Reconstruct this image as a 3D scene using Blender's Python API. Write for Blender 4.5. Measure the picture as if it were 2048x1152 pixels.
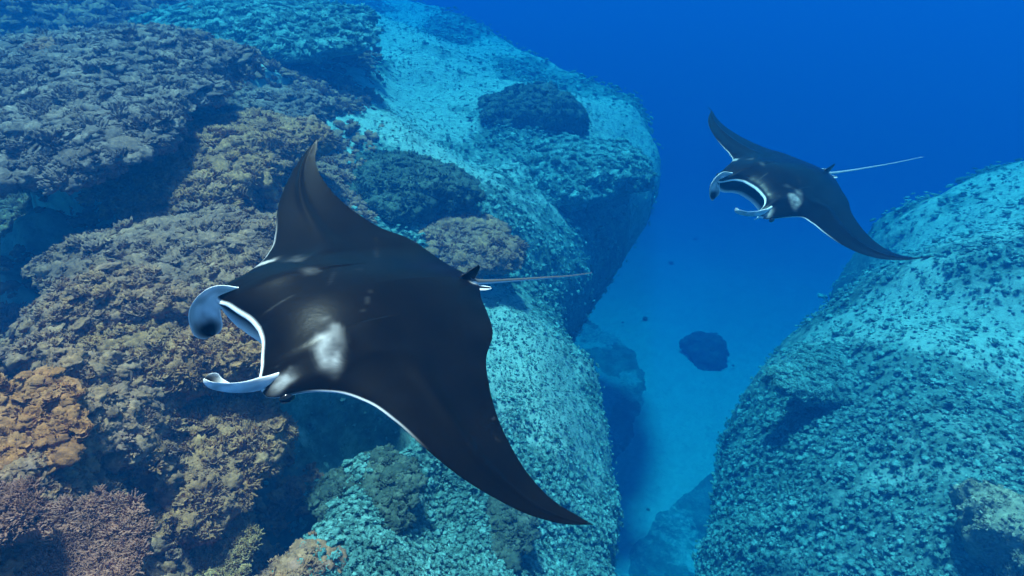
import bpy, math, random
import numpy as np
from mathutils import Vector, Matrix

# ------------------------------------------------------------------ clear
for o in list(bpy.data.objects):
    bpy.data.objects.remove(o, do_unlink=True)
sc = bpy.context.scene
COL = sc.collection
R = math.radians

# ------------------------------------------------------------------ camera
PITCH = R(40.0)
cd = bpy.data.cameras.new('camera')
cd.sensor_width = 36.0
cd.lens = 18.0                      # 90 degrees across
cd.clip_start = 0.05
cd.clip_end = 2000.0
cam = bpy.data.objects.new('camera', cd)
cam.location = (0, 0, 0)
cam.rotation_euler = (R(90) - PITCH, 0, 0)
COL.objects.link(cam)
sc.camera = cam

# ------------------------------------------------------------------ light
SUN_EL, SUN_AZ = R(68.0), R(-12.0)   # azimuth from +Y (straight ahead), positive to the right
w = bpy.data.worlds.new('World')
sc.world = w
w.use_nodes = True
nt = w.node_tree
bg = nt.nodes['Background']
sky = nt.nodes.new('ShaderNodeTexSky')
sky.sky_type = 'NISHITA'
sky.sun_disc = False
sky.sun_elevation = SUN_EL
sky.sun_rotation = SUN_AZ
nt.links.new(sky.outputs[0], bg.inputs[0])
bg.inputs[1].default_value = 0.10
sd = bpy.data.lights.new('sun', 'SUN')
sd.energy = 5.0
sd.angle = R(7.0)
sd.color = (1.0, 0.94, 0.85)
sun = bpy.data.objects.new('sun', sd)
tol = Vector((math.sin(SUN_AZ) * math.cos(SUN_EL), math.cos(SUN_AZ) * math.cos(SUN_EL), math.sin(SUN_EL)))
sun.rotation_euler = tol.to_track_quat('Z', 'Y').to_euler()
sun.location = (0, 0, 6)
COL.objects.link(sun)

sc.view_settings.view_transform = 'Standard'
sc.view_settings.look = 'None'
sc.view_settings.gamma = 1.0
sc.view_settings.use_curve_mapping = False
sc.view_settings.exposure = 1.25
sc.render.engine = 'CYCLES'
cy = sc.cycles
cy.use_denoising = True
cy.max_bounces = 3
cy.diffuse_bounces = 2
cy.glossy_bounces = 1
cy.volume_bounces = 0
cy.use_light_tree = False
cy.adaptive_threshold = 0.04
cy.transparent_max_bounces = 6
cy.caustics_reflective = False
cy.caustics_refractive = False
cy.sample_clamp_indirect = 4.0

# ------------------------------------------------------------------ numeric helpers
rng = np.random.default_rng(7)
CP, SP = math.cos(PITCH), math.sin(PITCH)


def ray(px, py):
    """direction through a point of the 2048 x 1152 photograph"""
    x = (px - 1024) / 1024.0
    y = (576 - py) / 1024.0
    return np.array([x, CP + y * SP, -SP + y * CP])


def at(px, py, z):
    d = ray(px, py)
    return d * (z / d[2])


def _hash(ix, iy, iz, seed):
    h = (ix.astype(np.int64) * 374761393 + iy.astype(np.int64) * 668265263 + iz.astype(np.int64) * 2147483647 + seed * 974634777) & 0xFFFFFFFF
    h = ((h ^ (h >> 13)) * 1274126177) & 0xFFFFFFFF
    h = ((h ^ (h >> 16)) * 2246822519) & 0xFFFFFFFF
    return (h ^ (h >> 15)) & 0xFFFFFFFF


def h01(ix, iy, iz, seed):
    return _hash(ix, iy, iz, seed) / 4294967295.0


def vnoise(x, y, z=None, seed=0):
    """smooth value noise, -1..1"""
    if z is None:
        z = np.zeros_like(x)
    xi, yi, zi = np.floor(x), np.floor(y), np.floor(z)
    fx, fy, fz = x - xi, y - yi, z - zi
    fx = fx * fx * fx * (fx * (fx * 6 - 15) + 10)
    fy = fy * fy * fy * (fy * (fy * 6 - 15) + 10)
    fz = fz * fz * (3 - 2 * fz)
    r = 0
    flat = not np.any(z)
    for dz in ((0,) if flat else (0, 1)):
        wz = 1 if flat else (fz if dz else 1 - fz)
        for dy in (0, 1):
            wy = fy if dy else 1 - fy
            for dx in (0, 1):
                wx = fx if dx else 1 - fx
                r = r + wx * wy * wz * h01(xi + dx, yi + dy, zi + dz, seed)
    return r * 2 - 1


def fbm(x, y, z=None, octv=4, seed=0, gain=0.5):
    a, s, r = 1.0, 0.0, 0
    for k in range(octv):
        f = 2.03 ** k
        r = r + a * vnoise(x * f, y * f, None if z is None else z * f, seed + 17 * k)
        s += a
        a *= gain
    return r / s


def cell2(x, y, seed=0):
    """distance to the nearest feature point (2-D), and its random value"""
    xi, yi = np.floor(x), np.floor(y)
    best = np.full(x.shape, 9.0)
    val = np.zeros(x.shape)
    z0 = np.zeros_like(xi)
    for dx in (-1, 0, 1):
        for dy in (-1, 0, 1):
            cx, cy_ = xi + dx, yi + dy
            px = cx + h01(cx, cy_, z0, seed)
            py = cy_ + h01(cx, cy_, z0, seed + 1)
            d = (px - x) ** 2 + (py - y) ** 2
            m = d < best
            best = np.where(m, d, best)
            val = np.where(m, h01(cx, cy_, z0, seed + 2), val)
    return np.sqrt(best), val


def cell3(x, y, z, seed=0):
    xi, yi, zi = np.floor(x), np.floor(y), np.floor(z)
    best = np.full(x.shape, 9.0)
    for dx in (-1, 0, 1):
        for dy in (-1, 0, 1):
            for dz in (-1, 0, 1):
                a, b, c = xi + dx, yi + dy, zi + dz
                d = (a + h01(a, b, c, seed) - x) ** 2 + (b + h01(a, b, c, seed + 1) - y) ** 2 + (c + h01(a, b, c, seed + 2) - z) ** 2
                best = np.minimum(best, d)
    return np.sqrt(best)


def sstep(a, b, x):
    t = np.clip((x - a) / (b - a), 0, 1)
    return t * t * (3 - 2 * t)


def curve(x, y, xi):
    """cubic Hermite through points"""
    x = np.asarray(x, float)
    y = np.asarray(y, float)
    m = np.gradient(y, x)
    i = np.clip(np.searchsorted(x, xi) - 1, 0, len(x) - 2)
    h = x[i + 1] - x[i]
    t = np.clip((xi - x[i]) / h, 0, 1)
    return (2 * t ** 3 - 3 * t * t + 1) * y[i] + (t ** 3 - 2 * t * t + t) * h * m[i] + (-2 * t ** 3 + 3 * t * t) * y[i + 1] + (t ** 3 - t * t) * h * m[i + 1]


def mesh_np(name, verts, faces, smooth=True, attrs=None):
    """mesh from numpy arrays; faces (n,3) or (n,4)"""
    verts = np.ascontiguousarray(verts, np.float32)
    faces = np.ascontiguousarray(faces, np.int32)
    me = bpy.data.meshes.new(name)
    n, k = faces.shape
    me.vertices.add(len(verts))
    me.vertices.foreach_set('co', verts.ravel())
    me.loops.add(n * k)
    me.loops.foreach_set('vertex_index', faces.ravel())
    me.polygons.add(n)
    me.polygons.foreach_set('loop_start', np.arange(0, n * k, k, dtype=np.int32))
    me.polygons.foreach_set('loop_total', np.full(n, k, np.int32))
    me.polygons.foreach_set('use_smooth', np.full(n, smooth))
    if attrs:
        for an, av in attrs.items():
            a = me.attributes.new(an, 'FLOAT', 'POINT')
            a.data.foreach_set('value', np.ascontiguousarray(av, np.float32))
    me.update()
    me.validate()
    return me


def link(name, me, mat=None, parent=None, **props):
    o = bpy.data.objects.new(name, me)
    COL.objects.link(o)
    if mat is not None and me is not None:
        me.materials.append(mat)
    if parent is not None:
        o.parent = parent
    for k, v in props.items():
        o[k] = v
    return o


# ------------------------------------------------------------------ materials
WARM = (1.55, 1.06, 1.02)           # red lift painted into crest palettes, offsetting red light lost in the water


def new_mat(name):
    m = bpy.data.materials.new(name)
    m.use_nodes = True
    t = m.node_tree
    b = t.nodes['Principled BSDF']
    return m, t, b


def N(t, kind, **kw):
    n = t.nodes.new(kind)
    for k, v in kw.items():
        setattr(n, k, v)
    return n


def ramp(t, stops, tint=(1, 1, 1)):
    stops = [(p, tuple(min(0.85, a * k) for a, k in zip(c, tint))) for p, c in stops]
    n = t.nodes.new('ShaderNodeValToRGB')
    e = n.color_ramp.elements
    while len(e) < len(stops):
        e.new(0.5)
    for i, (p, c) in enumerate(stops):
        e[i].position = p
        e[i].color = (*c, 1)
    return n


def mixc(t, fac, a, b):
    n = t.nodes.new('ShaderNodeMix')
    n.data_type = 'RGBA'
    for s, v in ((0, fac), (6, a), (7, b)):
        if hasattr(v, 'is_linked'):
            t.links.new(v, n.inputs[s])
        elif isinstance(v, (int, float)):
            n.inputs[s].default_value = v
        else:
            n.inputs[s].default_value = (*v, 1)
    return n.outputs[2]


def noise_tex(t, scale, detail=4.0, rough=0.6, coord=None):
    n = t.nodes.new('ShaderNodeTexNoise')
    n.inputs['Scale'].default_value = scale
    n.inputs['Detail'].default_value = detail
    n.inputs['Roughness'].default_value = rough
    if coord is not None:
        t.links.new(coord, n.inputs['Vector'])
    return n.outputs['Fac']


def reef_material(name, sand, rock_stops, bump=0.6, pale_stops=None, speck=1.0):
    m, t, b = new_mat(name)
    geo = N(t, 'ShaderNodeNewGeometry')
    pos = geo.outputs['Position']
    at_ = N(t, 'ShaderNodeAttribute', attribute_name='sand')
    rk = ramp(t, rock_stops, WARM if pale_stops else (1, 1, 1))
    ntx = noise_tex(t, 1.7, 6, 0.7, pos)
    t.links.new(ntx, rk.inputs[0])
    rko = rk.outputs[0]
    if pale_stops:
        rk2 = ramp(t, pale_stops)
        t.links.new(ntx, rk2.inputs[0])
        za = N(t, 'ShaderNodeAttribute', attribute_name='zone')
        rko = mixc(t, za.outputs['Fac'], rko, rk2.outputs[0])
    fine = ramp(t, [(0.35, (0.35, 0.35, 0.35)), (0.65, (1.25, 1.25, 1.25))])
    t.links.new(noise_tex(t, 14.0, 5, 0.7, pos), fine.inputs[0])
    mul = t.nodes.new('ShaderNodeMix')
    mul.data_type = 'RGBA'
    mul.blend_type = 'MULTIPLY'
    mul.inputs[0].default_value = 0.8
    t.links.new(rko, mul.inputs[6])
    t.links.new(fine.outputs[0], mul.inputs[7])
    sr = ramp(t, [(0.3, tuple(c * 0.75 for c in sand)), (0.55, tuple(c * 0.9 for c in sand)), (0.7, sand)])
    t.links.new(noise_tex(t, 9.0, 5, 0.7, pos), sr.inputs[0])
    spk = ramp(t, [(0.36, (0.38, 0.42, 0.41)), (0.5, (0.8, 0.8, 0.8)), (0.62, (1.15, 1.15, 1.15))])
    t.links.new(noise_tex(t, 5.5, 8, 0.8, pos), spk.inputs[0])
    ms = t.nodes.new('ShaderNodeMix')
    ms.data_type = 'RGBA'
    ms.blend_type = 'MULTIPLY'
    ms.inputs[0].default_value = speck
    t.links.new(sr.outputs[0], ms.inputs[6])
    t.links.new(spk.outputs[0], ms.inputs[7])
    # patchy edge between sand and rock
    ad = N(t, 'ShaderNodeMath', operation='MULTIPLY_ADD')
    t.links.new(noise_tex(t, 6.0, 5, 0.75, pos), ad.inputs[0])
    ad.inputs[1].default_value = 0.9
    sub = N(t, 'ShaderNodeMath', operation='SUBTRACT')
    t.links.new(at_.outputs['Fac'], sub.inputs[0])
    sub.inputs[1].default_value = 0.45
    t.links.new(sub.outputs[0], ad.inputs[2])
    mr = N(t, 'ShaderNodeMapRange')
    mr.inputs[1].default_value = 0.38
    mr.inputs[2].default_value = 0.62
    t.links.new(ad.outputs[0], mr.inputs[0])
    c = mixc(t, mr.outputs[0], mul.outputs[2], ms.outputs[2])
    t.links.new(c, b.inputs['Base Color'])
    b.inputs['Roughness'].default_value = 0.95
    b.inputs['Specular IOR Level'].default_value = 0.1
    bp = N(t, 'ShaderNodeBump')
    bp.inputs['Strength'].default_value = bump
    bp.inputs['Distance'].default_value = 0.05
    t.links.new(noise_tex(t, 11.0, 6, 0.75, pos), bp.inputs['Height'])
    t.links.new(bp.outputs[0], b.inputs['Normal'])
    return m


CRUST = [(0.28, (0.06, 0.038, 0.025)), (0.42, (0.25, 0.15, 0.07)), (0.5, (0.18, 0.125, 0.09)), (0.6, (0.38, 0.24, 0.11)), (0.75, (0.32, 0.215, 0.16))]


def coral_material(name, stops, vary=1.3, bump=0.5, patch=2.2, common=0.0):
    """stops: palette over random value per colony, shifted in patches"""
    m, t, b = new_mat(name)
    geo = N(t, 'ShaderNodeNewGeometry')
    pos = geo.outputs['Position']
    oi = N(t, 'ShaderNodeObjectInfo')
    ad = N(t, 'ShaderNodeMath', operation='MULTIPLY_ADD')
    t.links.new(oi.outputs['Random'], ad.inputs[0])
    ad.inputs[1].default_value = 0.45
    mr = N(t, 'ShaderNodeMapRange')
    mr.inputs[1].default_value = 0.3
    mr.inputs[2].default_value = 0.7
    mr.inputs[4].default_value = 0.55
    t.links.new(noise_tex(t, patch, 4, 0.6, pos), mr.inputs[0])
    t.links.new(mr.outputs[0], ad.inputs[2])
    rp = ramp(t, stops, WARM if common else (1, 1, 1))
    t.links.new(ad.outputs[0], rp.inputs[0])
    fine = ramp(t, [(0.33, (0.32, 0.32, 0.32)), (0.68, (vary, vary, vary))])
    t.links.new(noise_tex(t, 26.0, 4, 0.7, pos), fine.inputs[0])
    mul = t.nodes.new('ShaderNodeMix')
    mul.data_type = 'RGBA'
    mul.blend_type = 'MULTIPLY'
    mul.inputs[0].default_value = 1.0
    rpo = rp.outputs[0]
    if common:
        cr = ramp(t, CRUST, WARM)
        t.links.new(noise_tex(t, 1.9, 6, 0.75, pos), cr.inputs[0])
        rpo = mixc(t, common, rpo, cr.outputs[0])
    t.links.new(rpo, mul.inputs[6])
    t.links.new(fine.outputs[0], mul.inputs[7])
    t.links.new(mul.outputs[2], b.inputs['Base Color'])
    b.inputs['Roughness'].default_value = 0.9
    b.inputs['Specular IOR Level'].default_value = 0.15
    bp = N(t, 'ShaderNodeBump')
    bp.inputs['Strength'].default_value = bump
    bp.inputs['Distance'].default_value = 0.02
    t.links.new(noise_tex(t, 40.0, 3, 0.7, pos), bp.inputs['Height'])
    t.links.new(bp.outputs[0], b.inputs['Normal'])
    return m


ROCK = [(0.25, (0.04, 0.028, 0.022)), (0.45, (0.13, 0.085, 0.06)), (0.6, (0.24, 0.16, 0.10)), (0.8, (0.42, 0.29, 0.19))]
ROCK_PALE = [(0.25, (0.03, 0.06, 0.055)), (0.45, (0.10, 0.18, 0.155)), (0.6, (0.17, 0.31, 0.27)), (0.8, (0.30, 0.45, 0.39))]  # teal filtering of light by the water, painted into the rock colour
SAND = (0.36, 0.48, 0.42)           # sand colour with the water's loss of red light painted in
M_reef = reef_material('reef_rock', SAND, ROCK, 0.6, ROCK_PALE)
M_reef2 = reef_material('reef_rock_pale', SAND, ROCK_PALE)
M_floor = reef_material('channel_sand', (0.55, 0.53, 0.46), ROCK_PALE, 0.4, None, 0.45)
M_mix = coral_material('coral_mixed', [(0.0, (0.09, 0.05, 0.03)), (0.25, (0.31, 0.17, 0.08)), (0.45, (0.46, 0.27, 0.13)), (0.62, (0.28, 0.18, 0.13)), (0.8, (0.56, 0.36, 0.20)), (1.0, (0.42, 0.24, 0.21))], common=0.55)
M_pale = coral_material('coral_pale', [(0.0, (0.07, 0.15, 0.135)), (0.3, (0.13, 0.27, 0.24)), (0.6, (0.21, 0.42, 0.375)), (1.0, (0.34, 0.58, 0.53))])  # red kept low: underwater light tint painted into the coral palette
M_olive = coral_material('coral_olive', [(0.0, (0.15, 0.08, 0.035)), (0.4, (0.36, 0.21, 0.075)), (0.7, (0.50, 0.31, 0.12)), (1.0, (0.46, 0.29, 0.17))], common=0.55)
M_orange = coral_material('coral_orange', [(0.0, (0.20, 0.085, 0.028)), (0.5, (0.40, 0.175, 0.05)), (1.0, (0.46, 0.25, 0.11))], common=0.2)
M_purple = coral_material('coral_mauve', [(0.0, (0.17, 0.095, 0.07)), (0.5, (0.31, 0.18, 0.135)), (1.0, (0.42, 0.27, 0.20))], common=0.2)
M_green = coral_material('coral_green', [(0.0, (0.22, 0.16, 0.06)), (0.5, (0.46, 0.34, 0.13)), (1.0, (0.58, 0.45, 0.24))], common=0.2)
M_dark = coral_material('coral_dark', [(0.0, (0.03, 0.045, 0.035)), (0.5, (0.09, 0.12, 0.09)), (1.0, (0.20, 0.23, 0.17))])
M_tan = coral_material('coral_tan', [(0.0, (0.24, 0.21, 0.15)), (0.5, (0.44, 0.39, 0.27)), (1.0, (0.58, 0.53, 0.40))])
M_slate = coral_material('coral_slate', [(0.0, (0.055, 0.055, 0.055)), (0.5, (0.17, 0.165, 0.15)), (1.0, (0.36, 0.33, 0.27))], common=0.25)
M_brown = coral_material('coral_brown', [(0.0, (0.20, 0.10, 0.04)), (0.5, (0.50, 0.27, 0.105)), (1.0, (0.60, 0.36, 0.17))], common=0.55)
M_grey = coral_material('coral_grey', [(0.0, (0.07, 0.055, 0.045)), (0.5, (0.23, 0.175, 0.13)), (1.0, (0.42, 0.31, 0.22))], common=0.55)

# ------------------------------------------------------------------ terrain heights
LEFT_PTS = [  # photo x, y, height of the reef top there
    (0, 1152, -2.7), (0, 900, -2.6), (20, 760, -2.6), (150, 650, -2.75), (60, 590, -5.2), (300, 900, -2.7), (400, 1000, -2.9), (200, 1110, -2.9),
    (500, 800, -2.9), (400, 700, -2.8), (560, 940, -4.1), (650, 850, -4.3), (530, 1050, -4.0), (110, 960, -3.9), (170, 900, -3.6), (100, 1060, -3.8),  (600, 1152, -4.5), (800, 950, -5.0), (900, 1100, -5.1), (700, 1080, -4.8),
    (1100, 900, -5.5), (1100, 1100, -5.5), (1050, 760, -5.6), (1050, 620, -5.8), (300, 520, -3.6), (450, 540, -3.6), (480, 280, -3.7),
    (400, 350, -3.6), (100, 480, -5.2), (40, 450, -5.0), (150, 410, -4.8), (750, 350, -4.5), (850, 480, -4.8), (930, 520, -5.0), (600, 430, -4.6), (620, 220, -4.7),
    (700, 150, -5.0), (900, 250, -5.4), (1000, 350, -5.7), (1180, 420, -6.2), (1070, 240, -5.7), (850, 80, -6.0), (0, 200, -1.8), (100, 100, -1.8),
    (0, 5, -2.3), (-150, 5, -2.2), (180, 5, -2.6), (330, 0, -2.9), (300, 80, -2.1), (500, 30, -2.6), (250, 250, -2.6), (150, 330, -2.7), (0, 350, -2.2), (340, 190, -2.9), (560, 130, -4.4), (640, 60, -4.4),
    (760, 0, -6.2), (1010, 110, -6.2), (1180, 205, -6.4), (1300, 330, -6.7), (1220, 500, -6.6), (1130, 650, -6.3), (1180, 830, -6.1), (1200, 960, -6.1)]
RIGHT_PTS = [
    (2048, 320, -4.9), (1950, 380, -5.2), (1800, 460, -5.8), (1600, 650, -6.3), (1480, 800, -7.0), (1430, 960, -7.5), (1430, 1150, -7.4),
    (1700, 650, -5.9), (1650, 800, -6.2), (1850, 700, -5.4), (2000, 500, -4.9), (1900, 900, -5.4), (1750, 1000, -6.0), (1600, 1080, -6.7), (2000, 1050, -5.0), (1540, 800, -6.9)]
L_EDGE = [(700, -25, -6.0), (760, 0, -6.4), (920, 60, -6.7), (1010, 110, -6.9), (1100, 165, -7.0), (1190, 205, -7.1), (1265, 250, -7.3), (1312, 320, -7.5), (1312, 400, -7.5),
          (1250, 480, -7.4), (1195, 560, -7.2), (1140, 650, -7.1), (1150, 740, -7.0), (1190, 830, -6.8), (1222, 930, -6.8), (1222, 1040, -6.6), (1200, 1152, -6.4), (1180, 1400, -6.2)]
R_EDGE = [(2300, 240, -5.4), (2048, 300, -5.6), (1900, 360, -6.0), (1780, 440, -6.5), (1730, 530, -6.9), (1630, 620, -7.3), (1550, 705, -7.6), (1485, 790, -8.0), (1436, 890, -8.4),
          (1416, 980, -8.5), (1404, 1060, -8.5), (1398, 1152, -8.4), (1390, 1400, -8.2)]
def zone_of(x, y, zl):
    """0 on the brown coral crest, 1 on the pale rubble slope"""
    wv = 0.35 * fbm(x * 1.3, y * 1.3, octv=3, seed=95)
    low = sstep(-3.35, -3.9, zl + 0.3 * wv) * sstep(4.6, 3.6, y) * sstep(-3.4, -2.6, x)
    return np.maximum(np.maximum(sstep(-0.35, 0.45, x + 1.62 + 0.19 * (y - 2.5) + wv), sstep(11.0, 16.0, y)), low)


LP = np.array([at(*p) for p in LEFT_PTS])
LP = np.vstack([LP, [(-3.6, 3.1, -3.7), (-4.4, 3.7, -4.7), (-5.4, 4.4, -4.9), (-6.4, 5.1, -4.9), (-4.6, 4.3, -4.9)]])
RP = np.array([at(*p) for p in RIGHT_PTS])
LE_ = np.array([at(*p)[:2] for p in L_EDGE])
RE_ = np.array([at(*p)[:2] for p in R_EDGE])


def catmull(p, n=6):
    out = []
    q = np.vstack([2 * p[0] - p[1], p, 2 * p[-1] - p[-2]])
    for i in range(1, len(q) - 2):
        for k in range(n):
            t = k / n
            a, b, c, d = q[i - 1], q[i], q[i + 1], q[i + 2]
            out.append(0.5 * (2 * b + (c - a) * t + (2 * a - 5 * b + 4 * c - d) * t * t + (3 * b - a - 3 * c + d) * t ** 3))
    out.append(p[-1])
    return np.array(out)


LEC = catmull(LE_)
# dark gullies between the near coral masses: photo points, depth, width
GULLY = [([(130, 880), (140, 940), (110, 1010), (60, 1090), (0, 1130)], 1.1, 0.22, -3.0), ([(690, 790), (600, 850), (545, 950), (515, 1060), (480, 1170)], 1.3, 0.42, -3.6),
         ([(250, 790), (330, 755), (420, 735), (520, 740)], 0.7, 0.15, -3.0), ([(-40, 720), (30, 690), (70, 640)], 0.8, 0.18, -3.0),
         ([(-40, 420), (60, 440), (150, 455), (215, 480), (200, 560)], 1.2, 0.42, -3.6), ([(400, 440), (520, 420), (570, 370), (590, 290)], 0.7, 0.30, -4.0),
         ([(310, 1000), (300, 1080), (320, 1160)], 0.9, 0.16, -3.0), ([(420, 860), (500, 800), (560, 790)], 0.5, 0.16, -3.2)]
GULLY = [(catmull(np.array([at(px, py, z_)[:2] for px, py in pts_]), 4), d_, w_) for pts_, d_, w_, z_ in GULLY]


def carve(x, y):
    out = 0.0
    wx = 0.10 * fbm(x * 2.3, y * 2.3, octv=3, seed=91)
    for ln, dp, wd in GULLY:
        d = np.full(x.shape, 1e9)
        for a, b in zip(ln[:-1], ln[1:]):
            e = b - a
            t = np.clip(((x - a[0]) * e[0] + (y - a[1]) * e[1]) / (e @ e + 1e-12), 0, 1)
            d = np.minimum(d, (x - a[0] - t * e[0]) ** 2 + (y - a[1] - t * e[1]) ** 2)
        d = np.clip(np.sqrt(d) + wx, 0, None)
        out = np.maximum(out, dp * np.exp(-(d / wd) ** 3))
    return out


REC = catmull(RE_)
# close the two reef outlines far to the sides
L_POLY = np.vstack([[(-300, 60)], [(-40, 60)], LEC, [(0.8, -60)], [(-300, -60)]])
R_POLY = np.vstack([[(300, 60)], REC, [(2.0, -60)], [(300, -60)]])


def sdist(x, y, line, poly):
    d = np.full(x.shape, 1e9)
    for a, b in zip(line[:-1], line[1:]):
        e = b - a
        t = np.clip(((x - a[0]) * e[0] + (y - a[1]) * e[1]) / (e @ e + 1e-12), 0, 1)
        d = np.minimum(d, (x - a[0] - t * e[0]) ** 2 + (y - a[1] - t * e[1]) ** 2)
    ins = np.zeros(x.shape, bool)
    n = len(poly)
    for i in range(n):
        x1, y1 = poly[i]
        x2, y2 = poly[(i + 1) % n]
        if y1 == y2:
            continue
        c = ((y1 > y) != (y2 > y)) & (x < (x2 - x1) * (y - y1) / (y2 - y1) + x1)
        ins ^= c
    return np.where(ins, 1, -1) * np.sqrt(d)


def idw(x, y, P):
    num = 0.0
    den = 0.0
    for px, py, pz in P:
        s = 0.25 + 0.10 * math.hypot(px, py)
        d2 = ((x - px) ** 2 + (y - py) ** 2) / (s * s)
        wgt = 1.0 / (d2 + 0.6) ** 2
        num = num + wgt * pz
        den = den + wgt
    return num / den


def terrain(x, y):
    """height, region (0 channel, 1 near reef, 2 far mound), sand amount"""
    r = np.hypot(x, y)
    wob = 0.35 * fbm(x * 0.9, y * 0.9, octv=3, seed=3)
    dl = sdist(x, y, np.vstack([[(-300, 60), (-40, 60)], LEC, [(0.8, -60)]]), L_POLY) + wob
    dr = sdist(x, y, np.vstack([[(300, 60)], REC, [(2.0, -60)]]), R_POLY) + wob
    zl = idw(x, y, LP)
    zr = idw(x, y, RP)
    floor = -15.0 - 0.30 * np.clip(y - 5, 0, 60) + 0.5 * fbm(x * 0.15, y * 0.15, octv=3, seed=9)

    def fall(d, rad):
        k = np.clip(1 - d / rad, 0, 1)
        ins = rad * (1 - np.sqrt(np.clip(1 - k * k, 0, 1)))
        return np.where(d > 0, ins * 0.75, rad * 0.75 + np.clip(-d, 0, 99) * 9.0)
    RL = 1.6 + 0.02 * r
    hl = zl + 0.6 - fall(dl, RL)
    hr = zr + 0.5 - fall(dr, RL * 1.7)
    zr_ = np.maximum(hl, hr)
    reg = np.where(zr_ < floor, 0, np.where(hl >= hr, 1, 2))
    # coral relief
    big, _ = cell2(x / 1.1 + 0.3 * fbm(x, y, octv=2, seed=5), y / 1.1, seed=21)
    mid, mv = cell2(x / 0.42 + 0.4 * fbm(x * 2, y * 2, octv=2, seed=6), y / 0.42, seed=31)
    sml, _ = cell2(x / 0.15, y / 0.15, seed=41)
    rough = sstep(-0.25, 0.35, fbm(x * 0.45, y * 0.45, octv=4, seed=51))
    zn = zone_of(x, y, zl)
    near = sstep(9.0, 3.5, r) * (reg == 1) * (1 - zn)
    rough = np.clip(rough + near * 0.6, 0, 1)
    dome = lambda f_, w_: np.sqrt(np.clip(1 - (f_ / w_) ** 2, 0, 1)) - 0.6
    nearz = (1 - zn) * sstep(11.0, 6.0, r)
    rel = (0.06 + 0.34 * nearz) * dome(big, 0.86) + (0.04 + 0.18 * nearz) * dome(mid, 0.85) * (0.4 + mv) * (0.35 + rough) + 0.06 * (0.45 - sml) * (0.4 + rough)
    rel = rel + 0.22 * fbm(x * 0.8, y * 0.8, octv=4, seed=61)
    zfl = floor + 0.12 * fbm(x * 0.9, y * 0.9, octv=4, seed=63) + 0.05 * (0.45 - mid) * rough
    amp = 0.7 + 0.012 * r
    cv = carve(x, y)
    zre = zr_ + rel * amp - cv
    rel = rel - 0.8 * cv
    z = np.where(reg == 0, zfl, zre)
    sand = 0.54 + 1.25 * fbm(x * 0.42, y * 0.42, octv=2, seed=73) + 0.70 * fbm(x * 1.5, y * 1.5, octv=5, seed=71, gain=0.65) + 0.3 * (mid - 0.45)
    sand = np.clip(sand + 0.16 * sstep(6.0, 9.0, r), 0, 0.92)
    sand = sand - 0.7 * sstep(-5.0, -8.0, x) * sstep(6.5, 9.0, y)
    sand = sand + 0.9 * np.exp(-((x + 5.5) ** 2 + (y - 4.5) ** 2) / 3.0)
    sand = sand - 0.14 * (reg == 2) * (1 - 1.2 * fbm(x * 0.55, y * 0.55, octv=3, seed=97))
    steep = np.where(reg == 1, sstep(0.9, -0.3, dl), np.where(reg == 2, sstep(0.9, -0.3, dr), 0))
    sand = np.where(reg == 0, 0.95 - 0.25 * sstep(0.0, 0.45, fbm(x * 0.7, y * 0.7, octv=5, seed=81)), sand - 0.4 * steep - near * 0.35)
    return z, reg, np.clip(sand, 0, 1.2), rel, zfl, zre, np.where(hl >= hr, 1, 2), np.maximum(dl, dr), zn


NT, NR = 860, 760
th = np.linspace(R(-88), R(88), NT)
rad = np.exp(np.linspace(math.log(0.8), math.log(250.0), NR))
# more rings where the picture is busiest
TT, RR = np.meshgrid(th, rad)
GX, GY = RR * np.sin(TT), RR * np.cos(TT)
GZ, GREG, GSAND, GREL, GZF, GZR, GWHICH, GDMAX, GZONE = terrain(GX, GY)
idx = np.arange(NT * NR).reshape(NR, NT)
quads = np.stack([idx[:-1, :-1], idx[:-1, 1:], idx[1:, 1:], idx[1:, :-1]], -1).reshape(-1, 4)
FLOOR_V = np.stack([GX, GY, GZF], -1).reshape(-1, 3)
# the lower walls lean back under their rims
GX = GX + np.where(GWHICH == 1, -0.5 * np.clip(-7.6 - GZR, 0, 8), 0) + np.where(GWHICH == 2, 0.5 * np.clip(-8.6 - GZR, 0, 8), 0)
GY = GY + np.where(GWHICH == 2, 0.3 * np.clip(-8.6 - GZR, 0, 8), 0)
REEF_V = np.stack([GX, GY, GZR], -1).reshape(-1, 3)
GX = np.where(GREG == 0, RR * np.sin(TT), GX)
GY = np.where(GREG == 0, RR * np.cos(TT), GY)
# vertex normals for scattering
dU = np.gradient(np.stack([GX, GY, GZ], -1), axis=1)
dV = np.gradient(np.stack([GX, GY, GZ], -1), axis=0)
GN_ = np.cross(dU, dV)
GN_ /= np.linalg.norm(GN_, axis=-1, keepdims=True) + 1e-12
GN_ *= np.sign(GN_[..., 2:3])
for rid, nm, mt, lab in ((1, 'reef_slope', M_reef, 'coral covered reef slope running from the lower corner up to the drop-off'),
                         (2, 'reef_mound', M_reef2, 'rounded pale blue reef mound across the sandy channel'),
                         (0, 'sand_channel', M_floor, 'deep blue sandy channel floor between the two reefs')):
    if rid == 0:
        V = FLOOR_V
        f = quads[(GDMAX.reshape(-1)[quads] < 5.0).any(1)]
    else:
        V = REEF_V
        f = quads[(GZR.reshape(-1)[quads] > GZF.reshape(-1)[quads] - 2.0).any(1) & (GWHICH.reshape(-1)[quads].max(1) == rid)]
    used, inv = np.unique(f, return_inverse=True)
    me = mesh_np(nm, V[used], inv.reshape(-1, 4), True, {'sand': GSAND.reshape(-1)[used], 'zone': GZONE.reshape(-1)[used]})
    link(nm, me, mt, kind='structure', label=lab)


def ground(x, y):
    return float(terrain(np.array([x], float), np.array([y], float))[0][0])


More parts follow.
